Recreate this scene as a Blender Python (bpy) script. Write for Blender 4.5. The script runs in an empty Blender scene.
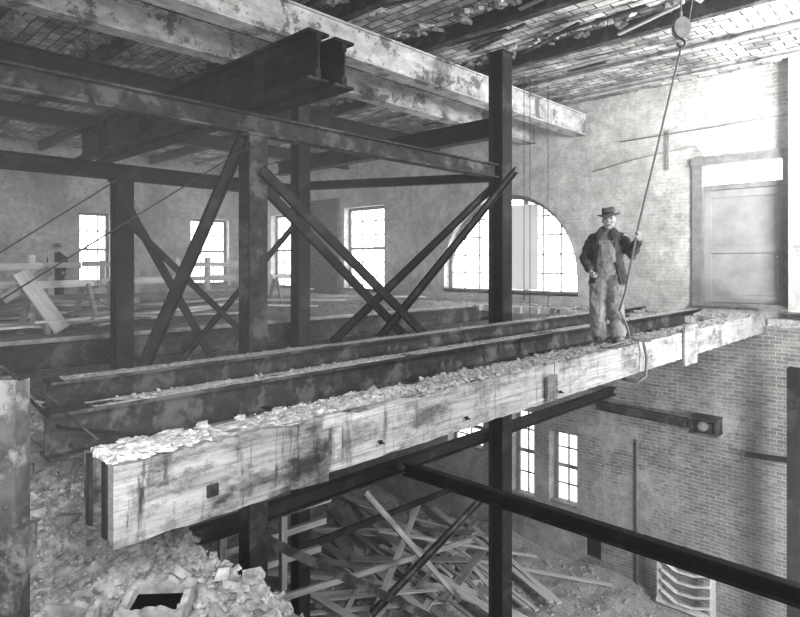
import bpy, math, random
from mathutils import Vector, Matrix, noise
random.seed(7)
S=bpy.context.scene
S.view_settings.view_transform='Standard'
try: S.view_settings.look='Medium High Contrast'
except Exception as ex: print(ex)
COL=S.collection
F=(0.7218,0.6921); R=(0.6921,-0.7218)
def dr(u):
    k=(u-400)/600.0
    return F[0]+R[0]*k, F[1]+R[1]*k
def oy(u,v,Y):
    a,b=dr(u); d=Y/b; return Vector((a*d,Y,(264-v)/600*d))
def ox(u,v,X):
    a,b=dr(u); d=X/a; return Vector((X,b*d,(264-v)/600*d))
def oz(u,v,z):
    a,b=dr(u); d=z*600/(264-v); return Vector((a*d,b*d,z))
def od(u,v,d):
    a,b=dr(u); return Vector((a*d,b*d,(264-v)/600*d))

# ---------------------------------------------------------------- materials
def nt(name):
    m=bpy.data.materials.new(name); m.use_nodes=True
    n=m.node_tree; return m,n,n.nodes,n.links,n.nodes['Principled BSDF']
def g(v): return (v,v*0.997,v*0.99,1)
def mat(name,lo,hi,scale=4,stretch=(1,1,1),rough=.8,metal=0,bump=.3,detail=8,spot=None,drip=None,sp=(.52,.6),spec=.3,p=(.34,.66)):
    m,t,N,L,b=nt(name)
    b.inputs['Specular IOR Level'].default_value=spec
    tc=N.new('ShaderNodeTexCoord'); mp=N.new('ShaderNodeMapping'); mp.inputs['Scale'].default_value=stretch
    L.new(tc.outputs['Object'],mp.inputs[0])
    nz=N.new('ShaderNodeTexNoise'); nz.inputs['Scale'].default_value=scale; nz.inputs['Detail'].default_value=detail; nz.inputs['Roughness'].default_value=.7
    L.new(mp.outputs[0],nz.inputs['Vector'])
    cr=N.new('ShaderNodeValToRGB'); cr.color_ramp.elements[0].position=p[0]; cr.color_ramp.elements[1].position=p[1]
    cr.color_ramp.elements[0].color=g(lo); cr.color_ramp.elements[1].color=g(hi)
    L.new(nz.outputs[0],cr.inputs[0])
    out=cr.outputs[0]
    if spot is not None:
        n2=N.new('ShaderNodeTexNoise'); n2.inputs['Scale'].default_value=1.6; n2.inputs['Detail'].default_value=10; n2.inputs['Roughness'].default_value=.75
        L.new(tc.outputs['Object'],n2.inputs['Vector'])
        r2=N.new('ShaderNodeValToRGB'); r2.color_ramp.elements[0].position=sp[0]; r2.color_ramp.elements[1].position=sp[1]
        L.new(n2.outputs[0],r2.inputs[0])
        mx=N.new('ShaderNodeMixRGB'); mx.inputs[2].default_value=g(spot)
        L.new(r2.outputs[0],mx.inputs[0]); L.new(out,mx.inputs[1]); out=mx.outputs[0]
    if drip is not None:
        # vertical water stains, broad blotches, fine lengthwise grain
        for sc,st,p0,p1,dk in((1.6,(7,1,.9),.53,.64,drip),(1.6,(.8,1,1.6),.48,.6,drip),(3,(.5,3,16),.5,.6,.62)):
            mq=N.new('ShaderNodeMapping'); mq.inputs['Scale'].default_value=st; L.new(tc.outputs['Object'],mq.inputs[0])
            n4=N.new('ShaderNodeTexNoise'); n4.inputs['Scale'].default_value=sc; n4.inputs['Detail'].default_value=14; n4.inputs['Roughness'].default_value=.78
            L.new(mq.outputs[0],n4.inputs['Vector'])
            r4=N.new('ShaderNodeValToRGB'); r4.color_ramp.elements[0].position=p0; r4.color_ramp.elements[1].position=p1
            r4.color_ramp.elements[0].color=(1,1,1,1); r4.color_ramp.elements[1].color=g(dk)
            L.new(n4.outputs[0],r4.inputs[0])
            mu=N.new('ShaderNodeMixRGB'); mu.blend_type='MULTIPLY'; mu.inputs[0].default_value=1
            L.new(out,mu.inputs[1]); L.new(r4.outputs[0],mu.inputs[2]); out=mu.outputs[0]
    L.new(out,b.inputs['Base Color'])
    b.inputs['Roughness'].default_value=rough; b.inputs['Metallic'].default_value=metal
    if bump:
        bp=N.new('ShaderNodeBump'); bp.inputs['Strength'].default_value=bump; bp.inputs['Distance'].default_value=.02
        L.new(nz.outputs[0],bp.inputs['Height']); L.new(bp.outputs[0],b.inputs['Normal'])
    return m
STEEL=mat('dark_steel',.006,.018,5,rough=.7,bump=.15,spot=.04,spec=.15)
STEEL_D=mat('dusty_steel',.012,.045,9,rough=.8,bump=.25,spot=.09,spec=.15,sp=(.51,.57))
GIRD=mat('painted_girder',.22,.55,6,(.5,1,1),rough=.85,bump=.25,spot=.12,sp=(.53,.57),detail=12)
WOODC=mat('weathered_board',.3,.56,5,(.3,1.5,5),rough=.95,bump=.4,drip=.36)
WOODC2=mat('stained_board',.15,.3,4,(.35,1.5,5),rough=.95,bump=.4,drip=.13)
PLANK=mat('pale_plank',.38,.66,5,(.4,6,6),rough=.85,bump=.2)
PLANK2=mat('grey_plank',.14,.36,5,(.4,6,6),rough=.85,bump=.2)
RUB=mat('rubble',.14,.56,14,rough=.95,bump=.4)
RUBM=mat('mortar_crust',.14,.54,22,rough=.95,bump=.4,detail=12)
RUBK=mat('dark_crumbs',.1,.34,14,rough=.95,bump=.6,detail=12)
RUBD=mat('rubble_ground',.1,.46,13,rough=.95,bump=.5,detail=14)
BRK=mat('brick_bits',.08,.32,3,rough=.9,bump=.3)
TERRA=mat('flue_clay',.2,.5,7,rough=.95,bump=.6,detail=12)
FLUE_SHADE=mat('flue_shade',.004,.012,8,rough=.95,bump=.2,spec=.05)  # near-black colour paints the shade down inside the flues
NICHE_SHADE=mat('niche_shade',.004,.008,6,rough=.95,bump=0,spec=.05)  # near-black colour for the shade inside the wall niche
ROPE=mat('rope_fibre',.12,.26,60,rough=.9,bump=.2)
WIRE=mat('wire_dark',.02,.05,20,rough=.6,bump=0)
FRAME=mat('window_frame_paint',.13,.25,6,rough=.7,bump=.1)
SASH=mat('sash_paint',.3,.42,6,rough=.7,bump=.1)
DOORM=mat('door_paint',.22,.34,2,rough=.75,bump=.1)
SKIN=mat('skin',.38,.48,12,rough=.6,bump=.05)
DENIM=mat('faded_denim',.18,.36,9,(1,1,.5),rough=.95,bump=.5)
JACK=mat('dark_jacket',.045,.12,9,rough=.95,bump=.4)
HATM=mat('felt_hat',.09,.17,10,rough=.9,bump=.15)
BOOT=mat('work_boot',.05,.13,14,rough=.7,bump=.15)
SHIRT=mat('shirt_cloth',.13,.22,14,rough=.9,bump=.15)
CLOTHD=mat('dark_clothes',.01,.03,10,rough=.9,bump=.1)
EYE=mat('eye_dark',.01,.03,10,rough=.4,bump=0)
BRASS=mat('button_metal',.3,.5,10,rough=.4,metal=.6,bump=0)
WHITE=mat('whitewashed_wood',.5,.75,5,rough=.8,bump=.2)

def wallmat(name,ax,bl,bh,mort,pl,ph,th0,bw=.24,rh=.085,lowz=None,ms=.012,under=.13,stain=.62,sc=.55,fine=5,big=.35,lowdark=None):
    m,t,N,L,b=nt(name)
    b.inputs['Specular IOR Level'].default_value=.2
    ge=N.new('ShaderNodeNewGeometry'); sp=N.new('ShaderNodeSeparateXYZ'); L.new(ge.outputs['Position'],sp.inputs[0])
    cb=N.new('ShaderNodeCombineXYZ')
    a={'x':('Y','Z'),'y':('X','Z'),'z':('Y','X')}[ax]
    L.new(sp.outputs[a[0]],cb.inputs[0]); L.new(sp.outputs[a[1]],cb.inputs[1])
    nw=N.new('ShaderNodeTexNoise'); nw.inputs['Scale'].default_value=1.5; L.new(ge.outputs['Position'],nw.inputs['Vector'])
    vm=N.new('ShaderNodeVectorMath'); vm.operation='SCALE'; vm.inputs['Scale'].default_value=.06; L.new(nw.outputs['Color'],vm.inputs[0])
    va=N.new('ShaderNodeVectorMath'); va.operation='ADD'; L.new(cb.outputs[0],va.inputs[0]); L.new(vm.outputs[0],va.inputs[1])
    br=N.new('ShaderNodeTexBrick'); br.inputs['Scale'].default_value=1
    br.inputs['Brick Width'].default_value=bw; br.inputs['Row Height'].default_value=rh; br.inputs['Mortar Size'].default_value=ms
    br.inputs['Mortar Smooth'].default_value=.5
    br.inputs['Color1'].default_value=g(bl); br.inputs['Color2'].default_value=g(bh); br.inputs['Mortar'].default_value=g(mort)
    L.new(va.outputs[0],br.inputs['Vector'])
    nz=N.new('ShaderNodeTexNoise'); nz.inputs['Scale'].default_value=sc; nz.inputs['Detail'].default_value=14; nz.inputs['Roughness'].default_value=.78
    L.new(ge.outputs['Position'],nz.inputs['Vector'])
    fac=nz.outputs[0]
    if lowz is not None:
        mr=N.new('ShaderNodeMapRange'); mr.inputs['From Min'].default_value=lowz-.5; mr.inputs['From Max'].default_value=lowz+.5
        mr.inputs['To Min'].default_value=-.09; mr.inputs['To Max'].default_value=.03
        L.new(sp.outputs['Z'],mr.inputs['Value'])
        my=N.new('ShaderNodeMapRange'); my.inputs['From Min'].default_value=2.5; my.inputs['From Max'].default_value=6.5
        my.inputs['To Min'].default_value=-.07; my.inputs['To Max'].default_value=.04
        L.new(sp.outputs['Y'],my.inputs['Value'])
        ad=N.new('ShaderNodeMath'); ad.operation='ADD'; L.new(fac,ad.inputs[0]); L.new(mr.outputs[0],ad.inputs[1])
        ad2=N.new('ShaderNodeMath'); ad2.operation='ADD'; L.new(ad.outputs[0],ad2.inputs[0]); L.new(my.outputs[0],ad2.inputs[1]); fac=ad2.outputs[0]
    cr=N.new('ShaderNodeValToRGB'); cr.color_ramp.elements[0].position=th0; cr.color_ramp.elements[1].position=th0+.06
    L.new(fac,cr.inputs[0])
    n2=N.new('ShaderNodeTexNoise'); n2.inputs['Scale'].default_value=3.5; n2.inputs['Detail'].default_value=14; n2.inputs['Roughness'].default_value=.78
    L.new(ge.outputs['Position'],n2.inputs['Vector'])
    c2=N.new('ShaderNodeValToRGB'); c2.color_ramp.elements[0].position=.38; c2.color_ramp.elements[1].position=.62
    c2.color_ramp.elements[0].color=g(pl); c2.color_ramp.elements[1].color=g(ph)
    L.new(n2.outputs[0],c2.inputs[0])
    mm=N.new('ShaderNodeMixRGB'); mm.inputs[0].default_value=under; L.new(c2.outputs[0],mm.inputs[1]); L.new(br.outputs[0],mm.inputs[2])
    mx=N.new('ShaderNodeMixRGB'); L.new(cr.outputs[0],mx.inputs[0]); L.new(br.outputs[0],mx.inputs[1]); L.new(mm.outputs[0],mx.inputs[2])
    out=mx.outputs[0]
    for s_,lo,p0,p1 in((fine,stain,.36,.56),(big,stain,.4,.52)):
        n3=N.new('ShaderNodeTexNoise'); n3.inputs['Scale'].default_value=s_; n3.inputs['Detail'].default_value=14; n3.inputs['Roughness'].default_value=.75
        L.new(ge.outputs['Position'],n3.inputs['Vector'])
        c3=N.new('ShaderNodeValToRGB'); c3.color_ramp.elements[0].position=p0; c3.color_ramp.elements[1].position=p1
        c3.color_ramp.elements[0].color=g(lo); c3.color_ramp.elements[1].color=g(1)
        L.new(n3.outputs[0],c3.inputs[0])
        mu=N.new('ShaderNodeMixRGB'); mu.blend_type='MULTIPLY'; mu.inputs[0].default_value=1
        L.new(out,mu.inputs[1]); L.new(c3.outputs[0],mu.inputs[2]); out=mu.outputs[0]
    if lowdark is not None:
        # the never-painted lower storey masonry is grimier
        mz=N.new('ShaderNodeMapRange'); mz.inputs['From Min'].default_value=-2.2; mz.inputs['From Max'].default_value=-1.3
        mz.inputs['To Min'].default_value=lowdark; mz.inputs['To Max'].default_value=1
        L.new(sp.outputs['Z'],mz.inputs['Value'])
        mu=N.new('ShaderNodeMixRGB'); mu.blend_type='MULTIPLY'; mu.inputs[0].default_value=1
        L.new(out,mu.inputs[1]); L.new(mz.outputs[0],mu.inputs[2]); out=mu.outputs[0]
    L.new(out,b.inputs['Base Color']); b.inputs['Roughness'].default_value=.95
    bp=N.new('ShaderNodeBump'); bp.inputs['Strength'].default_value=.9; bp.inputs['Distance'].default_value=.03
    L.new(out,bp.inputs['Height']); L.new(bp.outputs[0],b.inputs['Normal'])
    return m
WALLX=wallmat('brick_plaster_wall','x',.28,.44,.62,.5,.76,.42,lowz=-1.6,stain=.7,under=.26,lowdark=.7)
WALLY=wallmat('brick_plaster_wall_b','y',.3,.44,.6,.45,.7,.42,under=.25)
CEIL=wallmat('clay_tile_ceiling','z',.32,.8,.07,.5,.8,.6,bw=.42,rh=.2,ms=.018,under=.45,stain=.36,sc=1.2,fine=1.6,big=.6)
SLABM=mat('old_floor_dust',.16,.4,5,rough=.95,bump=.6)
GROUND=mat('basement_dirt',.14,.42,3,rough=.95,bump=.7,detail=12)
def emis(name,s,c=.9):
    m,t,N,L,b=nt(name)
    b.inputs['Base Color'].default_value=(c,c,c,1)
    b.inputs['Emission Color'].default_value=(1,1,1,1); b.inputs['Emission Strength'].default_value=s
    return m
GLASS=emis('daylit_glass',6.0)
GLASSL=emis('dim_daylit_glass',2.6)  # weaker emission stands in for dimmer daylight through the lower panes
BLIND=emis('daylit_blind',.3,.5)

# ---------------------------------------------------------------- mesh builder
class MB:
    def __init__(s): s.v=[]; s.f=[]
    def add(s,vs,fs,M=None):
        o=len(s.v)
        for p in vs:
            p=Vector(p); s.v.append(M@p if M else p)
        for f in fs: s.f.append([i+o for i in f])
        return s
    def box(s,a,b,M=None):
        x0,y0,z0=a; x1,y1,z1=b
        return s.add([(x0,y0,z0),(x1,y0,z0),(x1,y1,z0),(x0,y1,z0),(x0,y0,z1),(x1,y0,z1),(x1,y1,z1),(x0,y1,z1)],
          [(0,3,2,1),(4,5,6,7),(0,1,5,4),(1,2,6,5),(2,3,7,6),(3,0,4,7)],M)
    def prism(s,prof,L,M=None,x0=0):
        n=len(prof)
        vs=[(x0,p[0],p[1]) for p in prof]+[(x0+L,p[0],p[1]) for p in prof]
        fs=[(i,(i+1)%n,n+(i+1)%n,n+i) for i in range(n)]
        fs+=[tuple(reversed(range(n))),tuple(range(n,2*n))]
        return s.add(vs,fs,M)
    def chunk(s,c,sz,M=None,flat=.6):
        j=lambda:random.uniform(.5,1)
        rot=Matrix.Rotation(random.uniform(0,6.3),4,'Z')@Matrix.Rotation(random.uniform(-.5,.5),4,'X')@Matrix.Rotation(random.uniform(-.5,.5),4,'Y')
        T=Matrix.Translation(c)@rot
        a=[]
        for z in(-1,1):
            for x,y in((-1,-1),(1,-1),(1,1),(-1,1)):
                a.append((x*j()*sz,y*j()*sz*.7,z*j()*sz*flat))
        return s.add(a,[(0,3,2,1),(4,5,6,7),(0,1,5,4),(1,2,6,5),(2,3,7,6),(3,0,4,7)],(M@T) if M else T)
    def rivet(s,c,n,r=.016):
        c=Vector(c); n=Vector(n).normalized(); t=n.orthogonal().normalized(); b=n.cross(t)
        vs=[]
        for k,(rr,hh) in enumerate(((1,0),(.7,.6))):
            for i in range(6):
                a=i*math.pi/3; vs.append(c+t*math.cos(a)*r*rr+b*math.sin(a)*r*rr+n*hh*r)
        vs.append(c+n*r*.85)
        fs=[(i,(i+1)%6,6+(i+1)%6,6+i) for i in range(6)]+[(6+i,6+(i+1)%6,12) for i in range(6)]
        return s.add(vs,fs)
    def tube(s,pts,rad,n=12,sq=None,caps=True):
        pts=[Vector(p) for p in pts]
        if not hasattr(rad,'__len__'): rad=[rad]*len(pts)
        P=list(pts); Rr=list(rad); SQ=list(sq) if sq else [1]*len(P)
        if caps:
            d0=(P[0]-P[1]).normalized(); d1=(P[-1]-P[-2]).normalized()
            P=[P[0]+d0*Rr[0]*.6,P[0]+d0*Rr[0]*.4]+P+[P[-1]+d1*Rr[-1]*.4,P[-1]+d1*Rr[-1]*.6]
            Rr=[Rr[0]*.35,Rr[0]*.75]+Rr+[Rr[-1]*.75,Rr[-1]*.35]
            SQ=[SQ[0]]*2+SQ+[SQ[-1]]*2
        t0=(P[1]-P[0]).normalized()
        ref=Vector((1,0,0)) if abs(t0.x)<.8 else Vector((0,1,0))
        vs=[];m=len(P)
        nx=(ref-t0*ref.dot(t0)).normalized()
        for i in range(m):
            t=((P[min(i+1,m-1)]-P[max(i-1,0)])).normalized()
            nx=(nx-t*nx.dot(t)).normalized(); ny=t.cross(nx)
            for k in range(n):
                a=2*math.pi*k/n
                vs.append(P[i]+nx*math.cos(a)*Rr[i]+ny*math.sin(a)*Rr[i]*SQ[i])
        fs=[]
        for i in range(m-1):
            for k in range(n):
                fs.append((i*n+k,i*n+(k+1)%n,(i+1)*n+(k+1)%n,(i+1)*n+k))
        fs.append(tuple(reversed(range(n)))); fs.append(tuple(range((m-1)*n,m*n)))
        return s.add(vs,fs)
    def rings(s,rs,n=20):
        vs=[]
        for (cx,cy,cz,rx,ry) in rs:
            for k in range(n):
                a=2*math.pi*k/n; vs.append((cx+rx*math.cos(a),cy+ry*math.sin(a),cz))
        m=len(rs); fs=[]
        for i in range(m-1):
            for k in range(n): fs.append((i*n+k,i*n+(k+1)%n,(i+1)*n+(k+1)%n,(i+1)*n+k))
        fs.append(tuple(reversed(range(n)))); fs.append(tuple(range((m-1)*n,m*n)))
        return s.add(vs,fs)
    def ell(s,c,r,n=14):
        rs=[]
        for i in range(1,n):
            a=math.pi*i/n; rs.append((c[0],c[1],c[2]-r[2]*math.cos(a),r[0]*math.sin(a),r[1]*math.sin(a)))
        return s.rings(rs,n)
    def shell(s,lv,gap,th,n=24):
        vs=[];m=len(lv)
        for o in (0,1):
            for (cx,cy,cz,rx,ry,gp) in lv:
                for k in range(n+1):
                    a=-math.pi/2+gp+(2*math.pi-2*gp)*k/n
                    vs.append((cx+(rx-o*th)*math.cos(a),cy+(ry-o*th)*math.sin(a),cz))
        w=n+1;q=m*w;fs=[]
        for i in range(m-1):
            for k in range(n):
                fs.append((i*w+k,i*w+k+1,(i+1)*w+k+1,(i+1)*w+k))
                fs.append((q+i*w+k,q+(i+1)*w+k,q+(i+1)*w+k+1,q+i*w+k+1))
            fs.append((i*w,(i+1)*w,q+(i+1)*w,q+i*w)); fs.append((i*w+n,q+i*w+n,q+(i+1)*w+n,(i+1)*w+n))
        for k in range(n):
            fs.append((k,q+k,q+k+1,k+1)); e=(m-1)*w; fs.append((e+k,e+k+1,q+e+k+1,q+e+k))
        return s.add(vs,fs)
    def mesh(s,name,m,smooth=False):
        me=bpy.data.meshes.new(name); me.from_pydata([tuple(v) for v in s.v],[],s.f); me.validate(); me.update()
        import bmesh
        b=bmesh.new(); b.from_mesh(me); bmesh.ops.recalc_face_normals(b,faces=b.faces); b.to_mesh(me); b.free()
        if smooth:
            for p in me.polygons: p.use_smooth=True
        me.materials.append(m); return me
def obj(name,me,loc=(0,0,0),M=None,parent=None,label=None,cat=None,group=None,kind=None):
    o=bpy.data.objects.new(name,me); COL.objects.link(o)
    if parent: o.parent=parent
    if M is not None: o.matrix_local=M
    else: o.location=loc
    if label: o['label']=label
    if cat: o['category']=cat
    if group: o['group']=group
    if kind: o['kind']=kind
    return o
def frameM(p0,p1,up=None):
    p0=Vector(p0); p1=Vector(p1); x=(p1-p0).normalized()
    if up is None: up=Vector((0,0,1)) if abs(x.z)<.95 else Vector((-1,0,0))
    y=Vector(up).cross(x).normalized(); z=x.cross(y)
    M=Matrix((x,y,z)).transposed().to_4x4(); M.translation=p0
    return M,(p1-p0).length
def Iprof(h,w,tf=.025,tw=.02):
    H=h/2;W=w/2;t=tw/2
    return [(-W,-H),(W,-H),(W,-H+tf),(t,-H+tf),(t,H-tf),(W,H-tf),(W,H),(-W,H),(-W,H-tf),(-t,H-tf),(-t,-H+tf),(-W,-H+tf)]
def Cprof(h,w,t=.014):
    H=h/2;W=w/2
    return [(-W,-H),(W,-H),(W,-H+t),(-W+t,-H+t),(-W+t,H-t),(W,H-t),(W,H),(-W,H)]
def member(name,p0,p1,prof,m,label,cat,group=None,up=None,riv=None):
    M,L=frameM(p0,p1,up); b=MB(); b.prism(prof,L)
    if riv:
        h,w,st=riv
        k=int(L/st)
        for i in range(k):
            x=st*(i+.5)
            for yy in(-w*.3,w*.3):
                b.rivet((x,yy,-h/2),(0,0,-1)); b.rivet((x,yy,h/2),(0,0,1))
    return obj(name,b.mesh(name,m),M=M,label=label,cat=cat,group=group)

# ---------------------------------------------------------------- room shell
WX=14.9; WY=24.0; CZ=4.3; FZ=-8.3; TH=.55
def wspan(u0,u1):
    return sorted((ox(u0,0,WX).y,ox(u1,0,WX).y))
def boxes_wall(mb,ur,zr,holes,fn):
    us=sorted(set([ur[0],ur[1]]+[h[0] for h in holes]+[h[1] for h in holes]))
    zs=sorted(set([zr[0],zr[1]]+[h[2] for h in holes]+[h[3] for h in holes]))
    for i in range(len(us)-1):
        for j in range(len(zs)-1):
            uc=(us[i]+us[i+1])/2; zc=(zs[j]+zs[j+1])/2
            if any(h[0]<uc<h[1] and h[2]<zc<h[3] for h in holes): continue
            fn(mb,us[i],us[i+1],zs[j],zs[j+1])
ysD=wspan(699,787); ysA=wspan(444,577); ysW3=wspan(344,384); ysW4=wspan(271,294)
zD=(-.90,2.32); zA=(-.82,2.05); zW=(-.95,2.1)
lowW=[(wspan(549,577),(-6.6,-4.6)),(wspan(511,534),(-6.7,-4.2)),(wspan(448,483),(-5.7,-4.5))]
hx=[(ysD[0],ysD[1],*zD),(ysA[0],ysA[1],*zA),(ysW3[0],ysW3[1],*zW),(ysW4[0],ysW4[1],*zW)]+[(a[0],a[1],b[0],b[1]) for a,b in lowW]
nich=(*wspan(585,601),-7.75,-6.95)
hx.append(nich)
mb=MB()
boxes_wall(mb,(-8,WY+TH),(FZ,CZ+.3),hx,lambda m,a,b,c,d:m.box((WX,a,c),(WX+TH,b,d)))
yc=sum(ysA)/2; ra=(ysA[1]-ysA[0])/2; zs0=zA[0]+.55; rz=zA[1]-zs0
def archz(y): return zs0+rz*math.sqrt(max(0,1-((y-yc)/ra)**2))
NS=28
for i in range(NS):
    a0=math.pi*i/NS; a1=math.pi*(i+1)/NS
    y0=yc-ra*math.cos(a0); y1=yc-ra*math.cos(a1)
    z0=archz(y0); z1=archz(y1)
    mb.add([(WX,y0,z0),(WX,y1,z1),(WX,y1,zA[1]+.001),(WX,y0,zA[1]+.001),(WX+TH,y0,z0),(WX+TH,y1,z1),(WX+TH,y1,zA[1]+.001),(WX+TH,y0,zA[1]+.001)],
       [(0,1,2,3),(0,4,5,1),(4,7,6,5)])
obj('wall_east',mb.mesh('wall_east',WALLX),kind='structure')
xsW1=sorted((oy(79,0,WY).x,oy(111,0,WY).x)); xsW2=sorted((oy(191,0,WY).x,oy(229,0,WY).x))
xsW0=sorted((oy(-60,0,WY).x,oy(-30,0,WY).x))
zY=(-.85,1.95)
mb=MB()
boxes_wall(mb,(-10,WX),(FZ,CZ+.3),[(xsW1[0],xsW1[1],*zY),(xsW2[0],xsW2[1],*zY),(xsW0[0],xsW0[1],*zY)],lambda m,a,b,c,d:m.box((a,WY,c),(b,WY+TH,d)))
obj('wall_north',mb.mesh('wall_north',WALLY),kind='structure')
mb=MB(); mb.box((-10,-4,CZ),(WX+TH,WY+TH,CZ+.3)); obj('ceiling',mb.mesh('ceiling',CEIL),kind='structure')
mb=MB(); mb.box((-10,-8,FZ-.3),(WX+TH,WY+TH,FZ)); obj('floor',mb.mesh('floor',GROUND),kind='structure')
mb=MB(); mb.box((-8,10.35,-1.45),(WX,WY,-1.15)); o=obj('floor_upper',mb.mesh('floor_upper',SLABM),kind='structure')

wi=[0]
def window(axis,ur,zr,cols,rows,arch=False,lowdepth=.25,glass=None):
    wi[0]+=1
    w=ur[1]-ur[0]; h=zr[1]-zr[0]; c=(ur[0]+ur[1])/2
    if axis=='x': M=Matrix.Translation((WX+lowdepth,c,zr[0]))@Matrix.Rotation(-math.pi/2,4,'Z')
    else: M=Matrix.Translation((c,WY+lowdepth,zr[0]))
    e=obj('window_%d'%wi[0],None,M=M,kind='structure')
    t=.11; fr=MB(); sa=MB(); gl=MB(); bl=None
    if not arch:
        fr.box((-w/2,0,0.051),(-w/2+t,.1,h-t-.001)); fr.box((w/2-t,0,0.051),(w/2,.1,h-t-.001)); fr.box((-w/2,0,h-t),(w/2,.1,h)); fr.box((-w/2-.02,-.25,-.06),(w/2+.02,.1,.05))
        sa.box((-w/2+t,.015,h/2-.05),(w/2-t,.073,h/2+.05))
        for i in range(1,cols):
            x=-w/2+w*i/cols; sa.box((x-.022,.035,0.05),(x+.022,.07,h-t))
        for j in range(1,rows):
            if abs(h*j/rows-h/2)<.01: continue
            z=h*j/rows; sa.box((-w/2+t,.04,z-.022),(w/2-t,.072,z+.022))
        gl.box((-w/2+.01,.075,.01),(w/2-.01,.085,h-.01))
    else:
        n=32; hs=zs0-zr[0]
        pts=[]
        for i in range(n+1):
            a=math.pi*i/n; pts.append((-math.cos(a),math.sin(a)))
        for i in range(n):
            def pp(k,q): return (pts[k][0]*(ra-q),hs+pts[k][1]*(rz-q))
            a,b,c2,d=pp(i,0),pp(i+1,0),pp(i+1,.13),pp(i,.13)
            fr.add([(a[0],-.02,a[1]),(b[0],-.02,b[1]),(c2[0],-.02,c2[1]),(d[0],-.02,d[1]),(a[0],.1,a[1]),(b[0],.1,b[1]),(c2[0],.1,c2[1]),(d[0],.1,d[1])],
              [(0,1,2,3),(4,7,6,5),(2,6,7,3)])
        fr.box((-ra,0,0.061),(-ra+.13,.1,hs)); fr.box((ra-.13,0,0.061),(ra,.1,hs)); fr.box((-ra-.02,-.25,-.06),(ra+.02,.1,.06))
        for x in [k*.56 for k in range(-3,4)]:
            top=hs+rz*math.sqrt(max(0,1-(x/ra)**2))
            wd=.075 if abs(abs(x)-.56)<.01 else .024
            sa.box((x-wd,.025,0.06),(x+wd,.07,top))
        for z in (.55,1.1,1.65,2.2):
            xx=ra*math.sqrt(max(0,1-((z-hs)/rz)**2)) if z>hs else ra
            sa.box((-xx,.035,z-.022),(xx,.072,z+.022))
        vs=[(0,.08,0.02)]+[(-ra+.02,.08,.02)]+[(p[0]*(ra-.02),.08,hs+p[1]*(rz-.02)) for p in pts]+[(ra-.02,.08,.02)]
        gl.add(vs,[(0,i,i+1) for i in range(1,len(vs)-1)])
        y1_=ox(512,0,WX+.25).y; y2_=ox(538,0,WX+.25).y
        bl=MB(); bl.box((c-y1_,.0,.07),(c-y2_,.02,2.55))
        obj('window_blind',bl.mesh('window_blind',BLIND),parent=e)
    obj('window_frame',fr.mesh('window_frame',FRAME),parent=e)
    obj('sash',sa.mesh('sash',SASH),parent=e)
    obj('glass_pane',gl.mesh('glass_pane',glass or GLASS),parent=e)
window('x',ysA,zA,4,4,arch=True)
window('x',ysW3,zW,3,6); window('x',ysW4,zW,3,6)
window('y',xsW1,zY,3,4); window('y',xsW2,zY,3,4); window('y',xsW0,zY,3,4)
for a,b in lowW: window('x',a,b,2,4,lowdepth=.3,glass=GLASSL)

w=ysD[1]-ysD[0]; h=zD[1]-zD[0]
e=obj('door_1',None,M=Matrix.Translation((WX+.12,sum(ysD)/2,zD[0]))@Matrix.Rotation(-math.pi/2,4,'Z'),kind='structure')
fr=MB()
fr.box((-w/2-.14,-.17,0.021),(-w/2+.08,.12,h-.051)); fr.box((w/2-.08,-.17,0.021),(w/2+.14,.12,h-.051)); fr.box((-w/2-.16,-.19,h-.05),(w/2+.16,.12,h+.14))
fr.box((-w/2+.08,-.03,h-.62),(w/2-.08,.11,h-.5)); fr.box((-w/2-.16,-.2,-.07),(w/2+.16,.12,0.02))
obj('door_frame',fr.mesh('door_frame',FRAME),parent=e)
lf=MB(); lw=w/2-.08; lf.box((-lw+.001,.04,0.021),(lw-.001,.06,h-.621))
for x0,x1 in((-lw+.002,-lw+.14),(lw-.14,lw-.002)): lf.box((x0,-.002,.022),(x1,.045,h-.622))
for z0 in(.03,1.15,h-.8): 
    lf.box((-lw+.14,.004,z0),(lw-.14,.045,z0+.16))
obj('door_leaf',lf.mesh('door_leaf',DOORM),parent=e)
kb=MB(); kb.ell((lw-.1,-.04,1.05),(.035,.035,.035),8); obj('knob',kb.mesh('knob',BRASS,True),parent=e)
gl=MB(); gl.box((-lw,.05,h-.5),(lw,.06,h-.05)); obj('transom_glass',gl.mesh('transom_glass',GLASS),parent=e)

mb=MB(); mb.box((WX+.12,nich[0]+.001,nich[2]+.001),(WX+.2,nich[1]-.001,nich[3]-.001)); obj('niche_shade_panel',mb.mesh('niche_shade_panel',NICHE_SHADE),kind='structure')  # black panel painting the darkness of the niche opening
ya,yb=wspan(312,340)
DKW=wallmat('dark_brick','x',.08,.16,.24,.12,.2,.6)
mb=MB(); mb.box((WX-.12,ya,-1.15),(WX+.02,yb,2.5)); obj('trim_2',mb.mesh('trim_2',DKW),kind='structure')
# remnant of the old floor edge against the east wall
mb=MB()
n=40
for i in range(n):
    y0=1.6+i*.225; k=.85+.5*noise.noise(Vector((y0*1.3,2,1)))+.12*random.random()
    if y0<3.2: k*=.35
    mb.box((WX-k,y0,-1.34+.03*random.random()),(WX-.001,y0+.224,-1.16+.05*noise.noise(Vector((y0*3,1,1)))))
obj('trim_3',mb.mesh('trim_3',RUBM),kind='structure')
ya,yb=wspan(792,860)
mb=MB(); mb.box((WX-.35,yb-1.4,-1.0),(WX,yb,4.3)); obj('trim_4',mb.mesh('trim_4',WALLX),kind='structure')

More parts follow.
